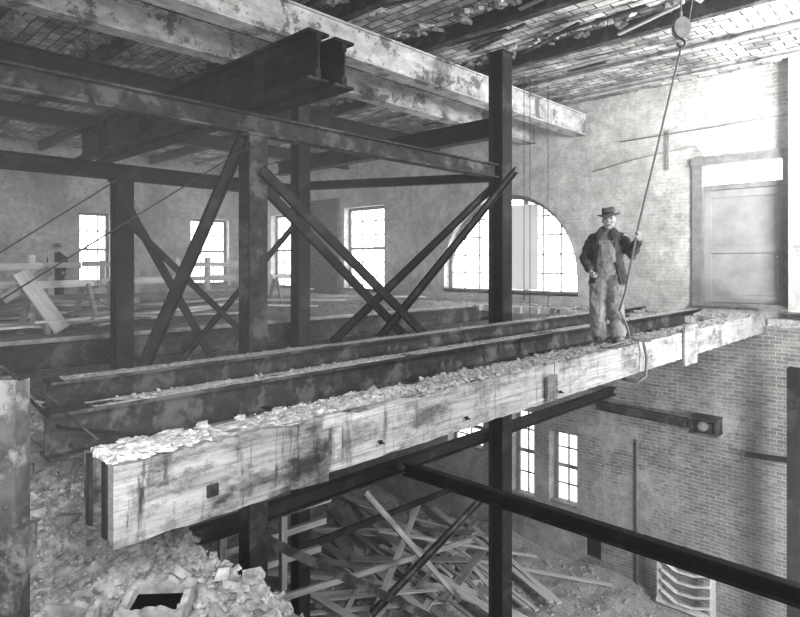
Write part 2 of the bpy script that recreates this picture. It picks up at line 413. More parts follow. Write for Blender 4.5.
# ---------------------------------------------------------------- ceiling steel
for xs in(-3.5,-1.5,.5,2.5,4.5,6.5,8.5,10.5):
    member('ceiling_joist',(xs,-3.8,4.16),(xs,WY,4.16),Iprof(.28,.16),STEEL_D,'dark steel joist under the clay tile ceiling','ceiling joist','ceiling joists')
for xs in(12.4,14.1):
    member('ceiling_joist',(xs,-3.8,4.24),(xs,WY,4.24),Iprof(.12,.14),GIRD,'pale mortar-coated joist under the clay tile ceiling','ceiling joist','pale ceiling joists')
for i in range(44):
    if i<36: x=random.uniform(5,11); y=random.uniform(3,9)
    else: x=random.uniform(11,14); y=random.uniform(4,12)
    L=random.uniform(.5,1.8); a=random.gauss(1.57,.2)
    member('ceiling_lath',(x,y,4.24-random.random()*.03),(x+L*math.cos(a),y+L*math.sin(a),4.24-random.random()*.2),[(-.04,-.015),(.04,-.015),(.04,.015),(-.04,.015)],[STEEL_D,PLANK2,STEEL][i%3],'broken furring strip hanging under the ceiling tiles','strip','broken ceiling strips')
b=MB()
for i in range(1800):
    jx=random.choice([.5,2.5,4.5,6.5,8.5,10.5]); x=jx+random.choice([-1,1])*random.uniform(.1,.5); y=random.uniform(1,15)
    b.chunk((x,y,4.28-random.random()*.04),random.uniform(.04,.13),flat=.4)
obj('broken_ceiling_tile',b.mesh('broken_ceiling_tile',RUB),label='ragged stubs of broken clay tile along the joists',cat='broken tile',kind='stuff')
def girder(p0,p1,h,w,m,label,riv=.3,name='riveted_girder',group=None):
    M,L=frameM(p0,p1); b=MB(); b.prism(Iprof(h,w,.03,.02),L)
    n=int(L/riv)
    for sgn in(-1,1):
        b.box((0.002,.0101,-h/2+.03) if sgn>0 else (0.002,-.03,-h/2+.03),(L-.002,.03,-h/2+.12) if sgn>0 else (L-.002,-.0101,-h/2+.12))
        b.box((0.002,.0101,h/2-.12) if sgn>0 else (0.002,-.03,h/2-.12),(L-.002,.03,h/2-.03) if sgn>0 else (L-.002,-.0101,h/2-.03))
    for i in range(n):
        x=riv*(i+.5)
        for s_ in(-1,1):
            b.rivet((x,s_*.03,-h/2+.075),(0,s_,0)); b.rivet((x,s_*.03,h/2-.075),(0,s_,0)); b.rivet((x,s_*w*.3,-h/2),(0,0,-1))
    for x in [q*1.6+.8 for q in range(int(L/1.6))]:
        for s_ in(-1,1): b.box((x-.012,min(s_*.01,s_*w*.42),-h/2+.031),(x+.012,max(s_*.01,s_*w*.42),h/2-.031))
    return obj(name,b.mesh(name,m),M=M,label=label,cat='girder',group=group)
def boxgird(p0,p1,h,w,m,label,name):
    M,L=frameM(p0,p1); b=MB(); b.box((0,-w/2,-h/2),(L,w/2,h/2))
    for i in range(int(L/.35)):
        x=.35*(i+.5)
        for s_ in(-1,1):
            b.rivet((x,s_*w/2,-h/2+.06),(0,s_,0),.022); b.rivet((x,s_*w/2,h/2-.06),(0,s_,0),.022)
    b.box((0,-w/2-.05,-h/2-.03),(L,w/2+.05,-h/2)); b.box((0,-w/2-.05,h/2),(L,w/2+.05,h/2+.03))
    return obj(name,b.mesh(name,m),M=M,label=label,cat='girder')
boxgird((-4,7.6,3.68),(WX,7.6,3.68),.5,.26,GIRD,'pale painted riveted ceiling girder running to the wall','riveted_girder')
boxgird((-4,9.1,3.64),(WX,9.1,3.64),.42,.22,GIRD,'pale weathered ceiling girder beside the dark cross girder','riveted_girder')
member('ceiling_beam',(-4,12.5,3.75),(WX,12.5,3.75),Iprof(.4,.25),STEEL,'dark steel beam below the tile ceiling','ceiling beam','deep ceiling beams')
member('ceiling_beam',(-4,17,3.75),(WX,17,3.75),Iprof(.4,.25),STEEL,'dark steel beam below the tile ceiling','ceiling beam','deep ceiling beams')
for xx in(3.78,4.12):
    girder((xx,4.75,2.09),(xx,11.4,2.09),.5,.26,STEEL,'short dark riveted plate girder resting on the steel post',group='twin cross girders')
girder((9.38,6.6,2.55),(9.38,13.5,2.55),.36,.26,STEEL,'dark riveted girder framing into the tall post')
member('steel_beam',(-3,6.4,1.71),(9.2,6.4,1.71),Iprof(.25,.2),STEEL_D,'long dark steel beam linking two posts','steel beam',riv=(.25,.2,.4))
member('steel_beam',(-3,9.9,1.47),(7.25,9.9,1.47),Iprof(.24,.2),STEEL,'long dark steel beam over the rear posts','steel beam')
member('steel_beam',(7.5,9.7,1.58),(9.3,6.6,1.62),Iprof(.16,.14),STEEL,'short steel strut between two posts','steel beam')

def post(x,y,z0,z1,s,label,m=STEEL):
    b=MB(); L=z1-z0
    H=s/2
    pr=Iprof(s,s,.03,.025)
    M2=Matrix(((0,1,0,0),(0,0,1,0),(1,0,0,0),(0,0,0,1)))
    b.prism(pr,L,M2)
    n=int(L/.28)
    for i in range(n):
        z=.28*(i+.5)
        for xx in(-s*.32,s*.32):
            b.rivet((xx,-H,z),(0,-1,0),.014)
    e=obj('steel_post',b.mesh('steel_post',m),loc=(x,y,z0),label=label,cat='post')
    c=MB(); c.box((-H-.03,-H-.03,L+.001),(H+.03,H+.03,L+.03)); obj('cap_plate',c.mesh('cap_plate',m),parent=e)
    c=MB(); c.box((-H-.15,-H-.15,-.04),(H+.15,H+.15,-.001)); obj('base_plate',c.mesh('base_plate',m),parent=e)
    return e
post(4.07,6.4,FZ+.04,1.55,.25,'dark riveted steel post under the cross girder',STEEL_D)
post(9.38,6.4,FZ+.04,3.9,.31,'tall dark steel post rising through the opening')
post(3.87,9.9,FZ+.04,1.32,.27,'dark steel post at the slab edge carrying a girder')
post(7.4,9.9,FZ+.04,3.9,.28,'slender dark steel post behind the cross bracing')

def brace(a,b,label,s=.12,m=STEEL,name='diagonal_brace',grp='upper cross braces'):
    return member(name,a,b,Cprof(s,s*.5,.012),m,label,'brace',grp,up=(0,0,1))
Y1=6.22
lb='dark steel channel brace crossing between two posts'
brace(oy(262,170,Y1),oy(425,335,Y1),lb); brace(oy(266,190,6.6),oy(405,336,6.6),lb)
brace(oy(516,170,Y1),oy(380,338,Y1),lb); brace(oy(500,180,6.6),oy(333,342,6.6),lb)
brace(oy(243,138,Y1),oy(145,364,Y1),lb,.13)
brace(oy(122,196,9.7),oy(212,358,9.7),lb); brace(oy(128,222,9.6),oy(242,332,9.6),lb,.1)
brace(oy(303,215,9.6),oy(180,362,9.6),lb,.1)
lb2='steel brace in the lower storey beneath the beams'
Y2=6.3
brace(oy(250,532,Y2),oy(440,622,Y2),lb2,.12,STEEL_D,grp='lower braces'); brace(oy(492,488,Y2),oy(372,614,Y2),lb2,.12,STEEL_D,grp='lower braces')
brace(oy(365,492,7.5),oy(460,600,7.5),lb2,.1,PLANK2,grp='lower braces')
brace(oy(310,545,8.5),oy(470,482,8.5),lb2,.12,grp='lower braces')
brace(oy(275,600,8.5),oy(470,540,8.5),lb2,.11,PLANK2,grp='lower braces')

# ---------------------------------------------------------------- three floor beams
e=obj('timber_clad_beam',None,loc=(1.23,3.28,-1.47),label='pale timber-clad beam spanning the void, topped with rubble',cat='beam')
Lb=WX-1.23
b=MB()
b.box((0,.036,.0),(Lb,.055,.40)); b.box((0.0,.36,.0),(Lb,.41,.40)); b.box((0.05,.056,.345),(Lb-.01,.359,.385))
b.box((.05,.056,0.001),(Lb-.01,.359,.03)); b.box((.12,.17,.031),(Lb-.02,.2,.344))
obj('core',b.mesh('core',WOODC2),parent=e)
bx=[0,1.40,4.6,8.1,11.2,Lb]
def ragged(x0,x1,z0,z1,y0,y1,amp):
    n=max(8,int((x1-x0)/.04)); vs=[];fs=[]
    for i in range(n+1):
        x=x0+(x1-x0)*i/n; k=amp*(noise.noise(Vector((x*3,1,2)))+.8*noise.noise(Vector((x*14,3,2)))); k2=.4*amp*noise.noise(Vector((x*5,8,2)))
        vs+=[(x,y0,z0+k2),(x,y0,z1+k),(x,y1,z1+k),(x,y1,z0+k2)]
    for i in range(n):
        a=i*4
        for q in range(4): fs.append((a+q,a+(q+1)%4,a+4+(q+1)%4,a+4+q))
    fs+=[(0,1,2,3),(n*4+3,n*4+2,n*4+1,n*4)]
    return vs,fs
for i in range(5):
    b=MB(); dz=[-.03,.0,.005,0,.0][i]; dy=[-.02,.0,-.004,.0,-.003][i]
    vs,fs=ragged(bx[i]+(.0 if i==0 else .006),bx[i+1]-.006,dz,.41+(.0 if i==0 else (-.02 if i==1 else -.01)),dy,.035,.03)
    b.add(vs,fs)
    obj('side_board',b.mesh('side_board',WOODC2 if i==0 else WOODC),parent=e)
def cleat(u,v0,v1,wu,m=WOODC):
    p=oy(u,v0,3.25); q=oy(u+wu,v1,3.25)
    b=MB(); b.box((p.x-1.23,-.05,q.z+1.47),(q.x-1.23,-0.021,p.z+1.47)); obj('cleat',b.mesh('cleat',m),parent=e)
cleat(318,432,480,9,WOODC2); cleat(333,428,458,7); cleat(546,377,397,10,WOODC2); cleat(684,326,362,12)
for u,v in((212,490),(560,392),(466,418),(380,442)):
    p=oy(u,v,3.26); b=MB(); s_=.035 if u==212 else .014
    b.box((p.x-1.23-s_,-.035,p.z+1.47-s_),(p.x-1.23+s_,-.021,p.z+1.47+s_)); b.tube([(p.x-1.23,.0,p.z+1.47),(p.x-1.23,-.065,p.z+1.47)],s_*.45,8)
    obj('bolt',b.mesh('bolt',STEEL),parent=e)
b=MB(); b.box((-.01,.06,.0),(.01,.12,.40)); b.box((-.01,.3,.0),(.01,.355,.40)); obj('end_plate',b.mesh('end_plate',STEEL),parent=e)
member('floor_beam',(1.31,4.7,-1.2),(WX,4.7,-1.2),Iprof(.33,.24),STEEL_D,'dark steel floor beam beside the timber-clad beam, dusty top','beam')
member('floor_beam',(1.69,6.0,-1.17),(WX,6.0,-1.17),Iprof(.25,.26),STEEL_D,'dark steel floor beam furthest from the timber-clad one','beam')
for x in(3.0,7.4,11.6):
    member('spacer_rod',(x,3.7,-1.3),(x,4.55,-1.3),Cprof(.08,.06),STEEL,'short steel spacer tying two floor beams','spacer','beam spacers')

member('lower_beam',(2.4,6.7,-3.25),(WX,6.7,-3.25),Iprof(.2,.16),STEEL,'steel beam of the lower storey along the posts','beam')
member('lower_beam',(6.95,6.55,-3.25),(6.95,-4,-3.25),Iprof(.2,.12),STEEL,'heavy steel beam crossing above the basement','beam',riv=(.2,.12,.4))
a=ox(596,405,14.55); c=ox(712,428,14.55)
member('wall_beam',a,c,Iprof(.2,.16),STEEL_D,'steel beam stub bolted along the brick wall','beam')
member('wall_beam',oy(560,428,8.6),oy(640,388,8.6),Iprof(.14,.12),STEEL,'thin steel beam meeting the brick wall','beam')
c0=ox(703,426,14.5)
e=obj('wall_bracket',None,loc=c0,label='cast iron bearing bracket fixed to the brick wall',cat='bracket')
b=MB(); b.box((-.05,-.3,-.2),(.4,.3,-.15)); b.box((-.05,-.3,.13),(.4,.3,.18)); b.box((-.04,-.29,-.15),(.4,-.25,.13)); b.box((-.04,.25,-.15),(.4,.29,.13)); obj('housing',b.mesh('housing',STEEL_D),parent=e)
b=MB(); b.tube([(-.08,0,0),(.35,0,0)],.11,12); obj('roller',b.mesh('roller',FRAME),parent=e)
for i,(u0,v0,u1,v1,Y) in enumerate([(190,540,330,498,7.6),(195,562,325,520,7.9),(205,585,320,548,8.2),(222,520,222,600,7.5),(283,500,283,590,7.5)]):
    member('timber_strut',oy(u0,v0,Y),oy(u1,v1,Y),[(-.04,-.05),(.04,-.05),(.04,.05),(-.04,.05)],PLANK2,'grey rough timber strut of a lower frame','timber','lower timber frame')
def pipe(name,pts,r,m,label,cat,group=None):
    pts=[Vector(p) for p in pts]; o0=pts[0].copy(); b=MB(); b.tube([p-o0 for p in pts],r,8,caps=False); return obj(name,b.mesh(name,m,True),loc=o0,label=label,cat=cat,group=group)
pipe('wall_pipe',[ox(637,440,14.82),ox(637,600,14.82)],.03,FRAME,'grey vertical pipe on the brick wall','pipe')
pipe('wall_pipe',[ox(668,170,14.84),ox(668,130,14.84)],.02,FRAME,'short vertical conduit high on the wall','pipe')
pipe('conduit',[ox(592,172,14.84),ox(640,158,14.84),ox(696,146,14.84)],.01,FRAME,'thin conduit running over the wall','conduit')
pipe('conduit',[ox(620,142,14.84),ox(720,126,14.84),ox(800,112,14.84)],.012,FRAME,'thin conduit running over the wall','conduit')
a=ox(745,455,14.7); c=ox(787,461,14.7); member('wall_shelf_iron',a,c,[(-.06,-.03),(.19,-.03),(.19,.03),(-.06,.03)],STEEL,'short iron bar projecting from the brick wall','bar')
p=ox(794,480,13.6); member('gap_upright',(p.x,p.y,FZ),(p.x,p.y,-2.0),Iprof(.2,.2),STEEL,'dark steel upright standing for the gap beside the brick wall','post')  # dark upright added where the wall has a dark vertical gap

# ---------------------------------------------------------------- rubble
def mdepth(x,y): return x*F[0]+y*F[1]
def hgt(x,y):
    d=mdepth(x,y); t=max(0,min(1,(d-3.5)/1.9)); h=-2.25+t*.78
    ex=2.25-.2*max(0,min(1,(y-3.2)))
    if x>ex: h-= (x-ex)*5.5
    h+=noise.noise(Vector((x*2.2,y*2.2,1)))*.12+noise.noise(Vector((x*7,y*7,4)))*.05
    return max(h,FZ)
pf1=oz(157,586,-2.0); pf2=oz(62,608,-2.05)
def hole(x,y,gr=0):
    for pf,rot,s in((pf1,-.75,.2),(pf2,-.7,.17)):
        q=Matrix.Rotation(-rot,2)@Vector((x-pf.x,y-pf.y))
        if abs(q.x)<s+gr and abs(q.y)<s*.8+gr: return True
    return False
x0,x1,y0,y1=-2.0,3.6,1.5,9.0; nx,ny=190,250
b=MB(); vs=[];fs=[]
for i in range(nx+1):
    for j in range(ny+1):
        x=x0+(x1-x0)*i/nx; y=y0+(y1-y0)*j/ny; vs.append((x,y,hgt(x,y)+.022*noise.noise(Vector((x*20,y*20,2)))-(.75 if hole(x,y,-.01) else 0)))
for i in range(nx):
    for j in range(ny): q=i*(ny+1)+j; fs.append((q,q+ny+1,q+ny+2,q+1))
b.add(vs,fs)
obj('rubble_bank',b.mesh('rubble_bank',RUBD),label='sloping bank of broken masonry and mortar at the beam ends',cat='rubble',kind='stuff')
b=MB()
for i in range(9000):
    x=random.uniform(.2,2.5); y=random.uniform(2.4,7.5)
    if hole(x,y,.02): continue
    sz=random.choice([.006,.008,.01,.012,.015,.02,.035]) ; b.chunk((x,y,hgt(x,y)+sz*.35),sz,flat=.5)
obj('rubble_fragments',b.mesh('rubble_fragments',RUB),label='scattered pale mortar and stone fragments on the bank',cat='rubble',kind='stuff')
brm=[]
for k in range(3):
    b=MB(); b.chunk((0,0,0),.085,flat=.45); brm.append(b.mesh('broken_brick',[RUB,BRK,TERRA][k]))
for i in range(72):
    if i<62:
        u=random.uniform(20,290); v=random.uniform(max(470,545 if u>100 else 470),612)
        p=oz(u,v,-2.05+ (0.35 if v<520 else 0))
    x,y=p.x,p.y
    if i>=62: x=random.uniform(.8,1.9); y=random.uniform(4.8,7)
    if hole(x,y,.06): continue
    M=Matrix.Translation((x,y,hgt(x,y)+.03))@Matrix.Rotation(random.uniform(0,6),4,'Z')@Matrix.Rotation(random.uniform(-.5,.5),4,'X')@Matrix.Scale(random.uniform(.5,1.2),4)
    obj('broken_brick',brm[i%3],M=M,label='broken brick lying on the rubble bank',cat='brick',group='loose bricks on the rubble bank')
def flue(p,rot,s,zt):
    e=MB(); t=.042
    a=s; c_=a*.8; d=-.62; n=14
    def wall(xa,ya,xb,yb,tx,ty):
        vs=[];fs=[]
        for i in range(n+1):
            f=i/n; x=xa+(xb-xa)*f; y=ya+(yb-ya)*f; k=.03*noise.noise(Vector((x*17,y*17,5)))+.012*random.random()
            vs+=[(x,y,d),(x,y,k),(x+tx,y+ty,k-.004),(x+tx,y+ty,d)]
        for i in range(n):
            q=i*4
            for r in range(4): fs.append((q+r,q+(r+1)%4,q+4+(r+1)%4,q+4+r))
        fs+=[(0,1,2,3),(n*4+3,n*4+2,n*4+1,n*4)]
        e.add(vs,fs)
    wall(-a,-c_,a,-c_,0,t); wall(-a,c_,a,c_,0,-t); wall(-a,-c_+t,-a,c_-t,t,0); wall(a,-c_+t,a,c_-t,-t,0)
    o=obj('chimney_flue',e.mesh('chimney_flue',TERRA),M=Matrix.Translation((p.x,p.y,zt))@Matrix.Rotation(rot,4,'Z')@Matrix.Rotation(.1,4,'X'),label='square hollow clay flue opening half buried in rubble',cat='flue',group='clay flues')
    k=MB(); q=.002
    a2=a-t-q; c2=c_-t-q; w_=.005
    k.box((-a2,-c2,d),(a2,-c2+w_,-.07)); k.box((-a2,c2-w_,d),(a2,c2,-.07)); k.box((-a2,-c2+w_,d),(-a2+w_,c2-w_,-.07)); k.box((a2-w_,-c2+w_,d),(a2,c2-w_,-.07)); k.box((-a2,-c2,d),(a2,c2,d+.01)) 
    obj('flue_shade_lining',k.mesh('flue_shade_lining',FLUE_SHADE),parent=o)  # added inner faces that carry the painted shade of the opening
def localh(p): return max(hgt(p.x+dx,p.y+dy) for dx in(-.18,0,.18) for dy in(-.18,0,.18))
flue(pf1,-.75,.2,localh(pf1)-.01)
flue(pf2,-.7,.17,localh(pf2)-.01)
b=MB()
for r in range(8):
    for c_ in range(7):
        x=.8+c_*.22+(r%2)*.1; z=-2.2+r*.085
        b.box((x+random.uniform(-.02,.02),5.5+random.uniform(-.03,.03),z),(x+.2,6.4,z+.075))
obj('brick_pier',b.mesh('brick_pier',BRK),label='ragged brick pier under the steel floor beam end',cat='pier')

def strip(name,x0,x1,y0,y1,z,n,smax,label,base=.03,m=RUBM,xb=1.0,cover=0):
    b=MB(); L=x1-x0; nx=int(L*30); ny=16; vs=[];fs=[]
    for i in range(nx+1):
        for j in range(ny+1):
            x=x0+L*i/nx; t=j/ny
            wob=.02*noise.noise(Vector((x*6,t*2,7)))
            y=y0+(y1-y0)*t+wob*abs(2*t-1); e_=math.sin(math.pi*t)**.5
            h=base*(1.0-cover+1.6*noise.noise(Vector((x*1.7,y*5,z)))+.6*noise.noise(Vector((x*11,y*13,z)))+.4*noise.noise(Vector((x*30,y*30,z))))
            vs.append((x,y,z+(e_*h if h>0 else h*.3-.004)))
    for i in range(nx):
        for j in range(ny): q=i*(ny+1)+j; fs.append((q,q+ny+1,q+ny+2,q+1))
    b.add(vs,fs)
    for i in range(n):
        x=x0+(x1-x0)*random.random()**xb; y=random.uniform(y0+.01,y1-.01)
        if noise.noise(Vector((x*1.7,y*5,z)))<random.uniform(-.3,.4)-.1: continue
        s_=smax*random.random()**3+.004
        b.chunk((x,y,z+base*.9),s_,flat=.45)
    return obj(name,b.mesh(name,m),label=label,cat='rubble',kind='stuff')
strip('rubble_strip',1.25,14.8,3.3,3.69,-1.085,5200,.04,'mortar rubble lying along the top of the clad beam',.03,xb=1.7,m=RUBM,cover=-.1)
strip('rubble_strip',1.6,14.8,4.59,4.81,-1.034,1300,.02,'loose mortar crumbs on the steel beam flange',.011,xb=1.3,m=RUBM,cover=.1)
strip('rubble_strip',1.8,14.8,5.89,6.11,-1.044,900,.02,'loose mortar crumbs on the far beam flange',.01,xb=1.2,m=RUBM,cover=.1)
b=MB()
for i in range(420):
    x=14.85-abs(random.gauss(0,.35)); y=random.uniform(3.9,10); b.chunk((x,y,-1.13),.01+.05*random.random()**2,flat=.5)
obj('rubble_heap',b.mesh('rubble_heap',RUB),label='broken mortar heaped on the floor remnant by the wall',cat='rubble',kind='stuff')
b=MB(); 
for i in range(1500):
    x=random.uniform(1,14.6); y=random.uniform(10.6,22); b.chunk((x,y,-1.14),.01+.05*random.random()**3,flat=.4)
obj('slab_debris',b.mesh('slab_debris',RUBK),label='plaster and masonry debris strewn on the surviving floor',cat='debris',kind='stuff')
def hb(x,y):
    return FZ+.15+.5*max(0,noise.noise(Vector((x*.35,y*.35,3)))+.25)+.12*noise.noise(Vector((x*2,y*2,9)))
vs=[];fs=[];nx,ny=90,110
for i in range(nx+1):
    for j in range(ny+1):
        x=3+11.88*i/nx; y=-2+22*j/ny; vs.append((x,y,hb(x,y)))
for i in range(nx):
    for j in range(ny): q=i*(ny+1)+j; fs.append((q,q+ny+1,q+ny+2,q+1))
b=MB(); b.add(vs,fs)
for i in range(6000):
    x=random.uniform(8,14.7); y=random.uniform(2,17); b.chunk((x,y,hb(x,y)),.015+.08*random.random()**4)
obj('basement_rubble',b.mesh('basement_rubble',RUBM),label='uneven rubble covering the basement ground',cat='rubble',kind='stuff')
pm=[]
for k in range(5):
    b=MB(); L=[5.0,4.2,5.6,3.0,4.4][k]; wd=[.075,.055,.1,.13,.05][k]; b.box((-L/2,-wd,-.018),(L/2,wd,.018)); pm.append((L,b.mesh('loose_plank',PLANK if k not in(1,3) else PLANK2)))
for i in range(46):
    u=random.gauss(405,55) if i<38 else random.uniform(320,560); v=random.uniform(522,608)
    u=max(310,min(560,u))
    L,me_=pm[i%5]
    p=oz(u,v,FZ+.4)
    ang=random.choice([random.gauss(1.2,.1),random.gauss(1.4,.12),random.gauss(1.3,.25),random.gauss(2.3,.15)])
    if i%9==0: ang=random.gauss(.4,.2)
    lim=WX-.25-abs(math.cos(ang))*L/2
    if p.x>lim: p.x=lim-random.random()*.5
    tilt=random.gauss(0,.02) if i%13 else random.choice([-1,1])*random.uniform(.2,.3)
    zz=max(hb(p.x+math.cos(ang)*L*k/2,p.y+math.sin(ang)*L*k/2) for k in(-1,-.5,0,.5,1))
    zoff=.03+.16*random.random()+abs(math.sin(tilt))*L/2*.9
    M=Matrix.Translation((p.x,p.y,zz+zoff))@Matrix.Rotation(ang,4,'Z')@Matrix.Rotation(tilt,4,'Y')@Matrix.Rotation(random.gauss(0,.08),4,'X')
    obj('loose_plank',me_,M=M,label='long pale loose plank in the basement timber pile',cat='plank',group='basement timber pile')
p=ox(686,592,14.3)
e=obj('broken_slatted_frame',None,loc=(p.x,p.y,FZ+.4),label='white broken curved slatted frame standing against the brick wall',cat='frame')
b=MB()
for s_ in(-.6,.55):
    b.box((0.002,s_,.1),(.078,s_+.1,1.15))
b.box((0,-.62,1.15),(.08,.67,1.27)); b.box((0,-.62,0),(.08,.67,.1))
obj('outer_frame',b.mesh('outer_frame',WHITE),parent=e)
for i in range(4):
    b=MB(); z=.2+i*.24; b.tube([(-.05,-.5,z+.1),(-.12,-.2,z+.02),(-.12,.15,z),(-.03,.5,z+.12)],.075,6,sq=[.3]*4); obj('slat',b.mesh('slat',WHITE),parent=e)

# ---------------------------------------------------------------- slab objects
def rail(p0,p1,n,label,sd):
    rnd=random.Random(sd)
    p0=Vector(p0);p1=Vector(p1); M,L=frameM(p0,p1)
    e=obj('wooden_guardrail',None,M=M,label=label,cat='guardrail')
    for i in range(n+1):
        b=MB(); x=L*i/n+rnd.uniform(-.1,.1); hh=1.2+rnd.uniform(-.1,.25); b.box((x-.05,-.04,0),(x+.05,.04,hh),Matrix.Rotation(rnd.uniform(-.02,.02),4,'Y')); obj('upright',b.mesh('upright',PLANK),parent=e)
    for z in(.35,.75,1.12):
        x=-.1
        while x<L:
            x2=min(L+.1,x+rnd.uniform(3,4.5))
            b=MB(); dz=rnd.uniform(-.04,.04); dz2=rnd.uniform(-.05,.05)
            b.add([(x,-.08,z-.06+dz),(x2,-.08,z-.06+dz2),(x2,-.041,z-.06+dz2),(x,-.041,z-.06+dz),(x,-.08,z+.06+dz),(x2,-.08,z+.06+dz2),(x2,-.041,z+.06+dz2),(x,-.041,z+.06+dz)],[(0,3,2,1),(4,5,6,7),(0,1,5,4),(1,2,6,5),(2,3,7,6),(3,0,4,7)])
            obj('rail',b.mesh('rail',PLANK if z!=.35 else PLANK2),parent=e); x=x2+.02
rail((1.5,15.2,-1.15),(9.3,15.2,-1.15),8,'long pale plank guardrail standing on the surviving floor',3)
rail((.4,11.6,-1.15),(3.3,12.4,-1.15),3,'pale plank guardrail near the slab edge',4)
rail((10.2,19,-1.15),(12.6,19,-1.15),3,'small plank guardrail near the far windows',5)
member('leaning_board',oy(20,272,11.0),oy(62,330,10.8),[(-.14,-.02),(.14,-.02),(.14,.02),(-.14,.02)],PLANK,'pale wide board leaning at the slab edge','board',up=(.3,-1,.3))
member('leaning_board',oy(2,300,10.9),oy(50,270,11.2),[(-.08,-.02),(.08,-.02),(.08,.02),(-.08,.02)],PLANK2,'grey board propped across the guardrail','board',up=(.3,-1,.3))
for i in range(54):
    if i<24: x=random.uniform(6,14); y=random.uniform(11.5,18)
    else: x=random.uniform(2.2,8); y=random.uniform(10.6,15)
    L=random.uniform(1.2,3.8); a=random.uniform(-.5,.8)
    member('floor_board',(x,y,-1.08+.06*(i%5)),(x-L*math.cos(a),y+L*math.sin(a),-1.05+.06*(i%4)),[(-.1,-.02),(.1,-.02),(.1,.02),(-.1,.02)],PLANK if i%3 else PLANK2,'loose board lying on the surviving floor','board','loose floor boards')
def trestle(x,y,a):
    e=obj('sawhorse',None,M=Matrix.Translation((x,y,-1.15))@Matrix.Rotation(a,4,'Z'),label='rough timber sawhorse standing on the surviving floor',cat='sawhorse',group='sawhorses')
    b=MB(); b.box((-.7,-.05,.75),(.7,.05,.87)); obj('top_beam',b.mesh('top_beam',PLANK),parent=e)
    for sx in(-.55,.55):
        for sy in(-1,1):
            b=MB(); M,L=frameM((sx,sy*.28,0),(sx,sy*.04,.8)); b.box((0,-.03,-.04),(L,.03,.04),M); obj('leg',b.mesh('leg',PLANK2),parent=e)
trestle(3.4,11.3,.5); trestle(5.2,12.4,-.4); trestle(9.8,13.6,.2)
member('edge_beam',(-4,10.25,-1.42),(WX,10.25,-1.42),Iprof(.4,.18),STEEL_D,'dark steel edge beam carrying the surviving floor','beam')

d=2.7; a,bb=dr(13)
e=obj('steel_stub_post',None,loc=(a*d,bb*d,-2.75),label='dark rusty cut-off steel upright beside the rubble bank',cat='post')
b=MB(); z1=2.75-(378-264)/600*d; rr=Matrix.Rotation(-.8,4,'Z')
b.box((-.062,-.05,0),(.04,-.03,z1),rr); b.box((-.062,-.0299,0),(-.045,.06,z1),rr); b.box((.02,-.0299,0),(.04,.06,z1-.01),rr)
for k in range(9):
    q=rr@Vector((.0,-.05,z1-.12-k*.22)); b.rivet(q,rr@Vector((0,-1,0)),.012)
obj('shaft',b.mesh('shaft',STEEL_D),parent=e)
b=MB(); b.box((.041,-.05,1.38),(.085,.04,1.58),rr); obj('block',b.mesh('block',STEEL_D),parent=e)
pipe('tie_rod',[od(0,366,2.75),od(52,402,3.7),od(98,440,3.5)],.008,STEEL,'thin tie rod running to the clad beam end','rod')
pipe('tie_rod',[od(30,400,5.0),od(60,428,4.2),od(150,436,3.9)],.014,STEEL,'bent iron tie rod at the beam ends','rod')
pipe('guy_cable',[oy(-40,325,6.2),oy(243,150,6.2)],.008,WIRE,'thin guy cable rising to the steel post','cable','guy cables')
pipe('guy_cable',[oy(-20,265,8.6),oy(125,175,9.7)],.01,WIRE,'thin guy cable rising to the steel post','cable','guy cables')
for u,v0,v1,Y in((530,100,322,7.4),(548,95,322,7.4),(524,165,300,7.4)):
    p=oy(u,v1,Y); pipe('hanging_wire',[p,(p.x,p.y,CZ-.02)],.008,WIRE,'thin wire hanging from the ceiling','wire','hanging wires')

# ---------------------------------------------------------------- people
def remesh(o,v,sm=3,wr=0):
    m=o.modifiers.new('r','REMESH'); m.mode='VOXEL'; m.voxel_size=v; m.use_smooth_shade=True
    if sm:
        s_=o.modifiers.new('s','SMOOTH'); s_.factor=.5; s_.iterations=sm
    if wr:
        t=bpy.data.textures.new('fold','CLOUDS'); t.noise_scale=.075; t.noise_depth=2
        d_=o.modifiers.new('d','DISPLACE'); d_.texture=t; d_.strength=wr; d_.mid_level=.5
def hand(b,w,fd,side,curl):
    w=Vector(w); fd=Vector(fd).normalized(); sd=Vector(side); sd=(sd-fd*sd.dot(fd)).normalized(); cu=Vector(curl); cu=(cu-fd*cu.dot(fd)-sd*cu.dot(sd)).normalized()
    b.tube([w-fd*.02,w+fd*.03,w+fd*.075],[.026,.036,.038],10,sq=[.75,.55,.5])
    for i,(off,l) in enumerate(((.03,.9),(.01,1.0),(-.011,.94),(-.031,.75))):
        r=w+fd*.075+sd*off
        b.tube([r-fd*.02,r+fd*.022*l,r+fd*.034*l+cu*.026*l,r+fd*.014*l+cu*.05*l],[.0105,.0105,.0095,.008],8)
    t=w+fd*.03+sd*.03
    b.tube([t,t+sd*.022+fd*.02+cu*.012,t+sd*.018+fd*.04+cu*.036],[.014,.012,.009],8)
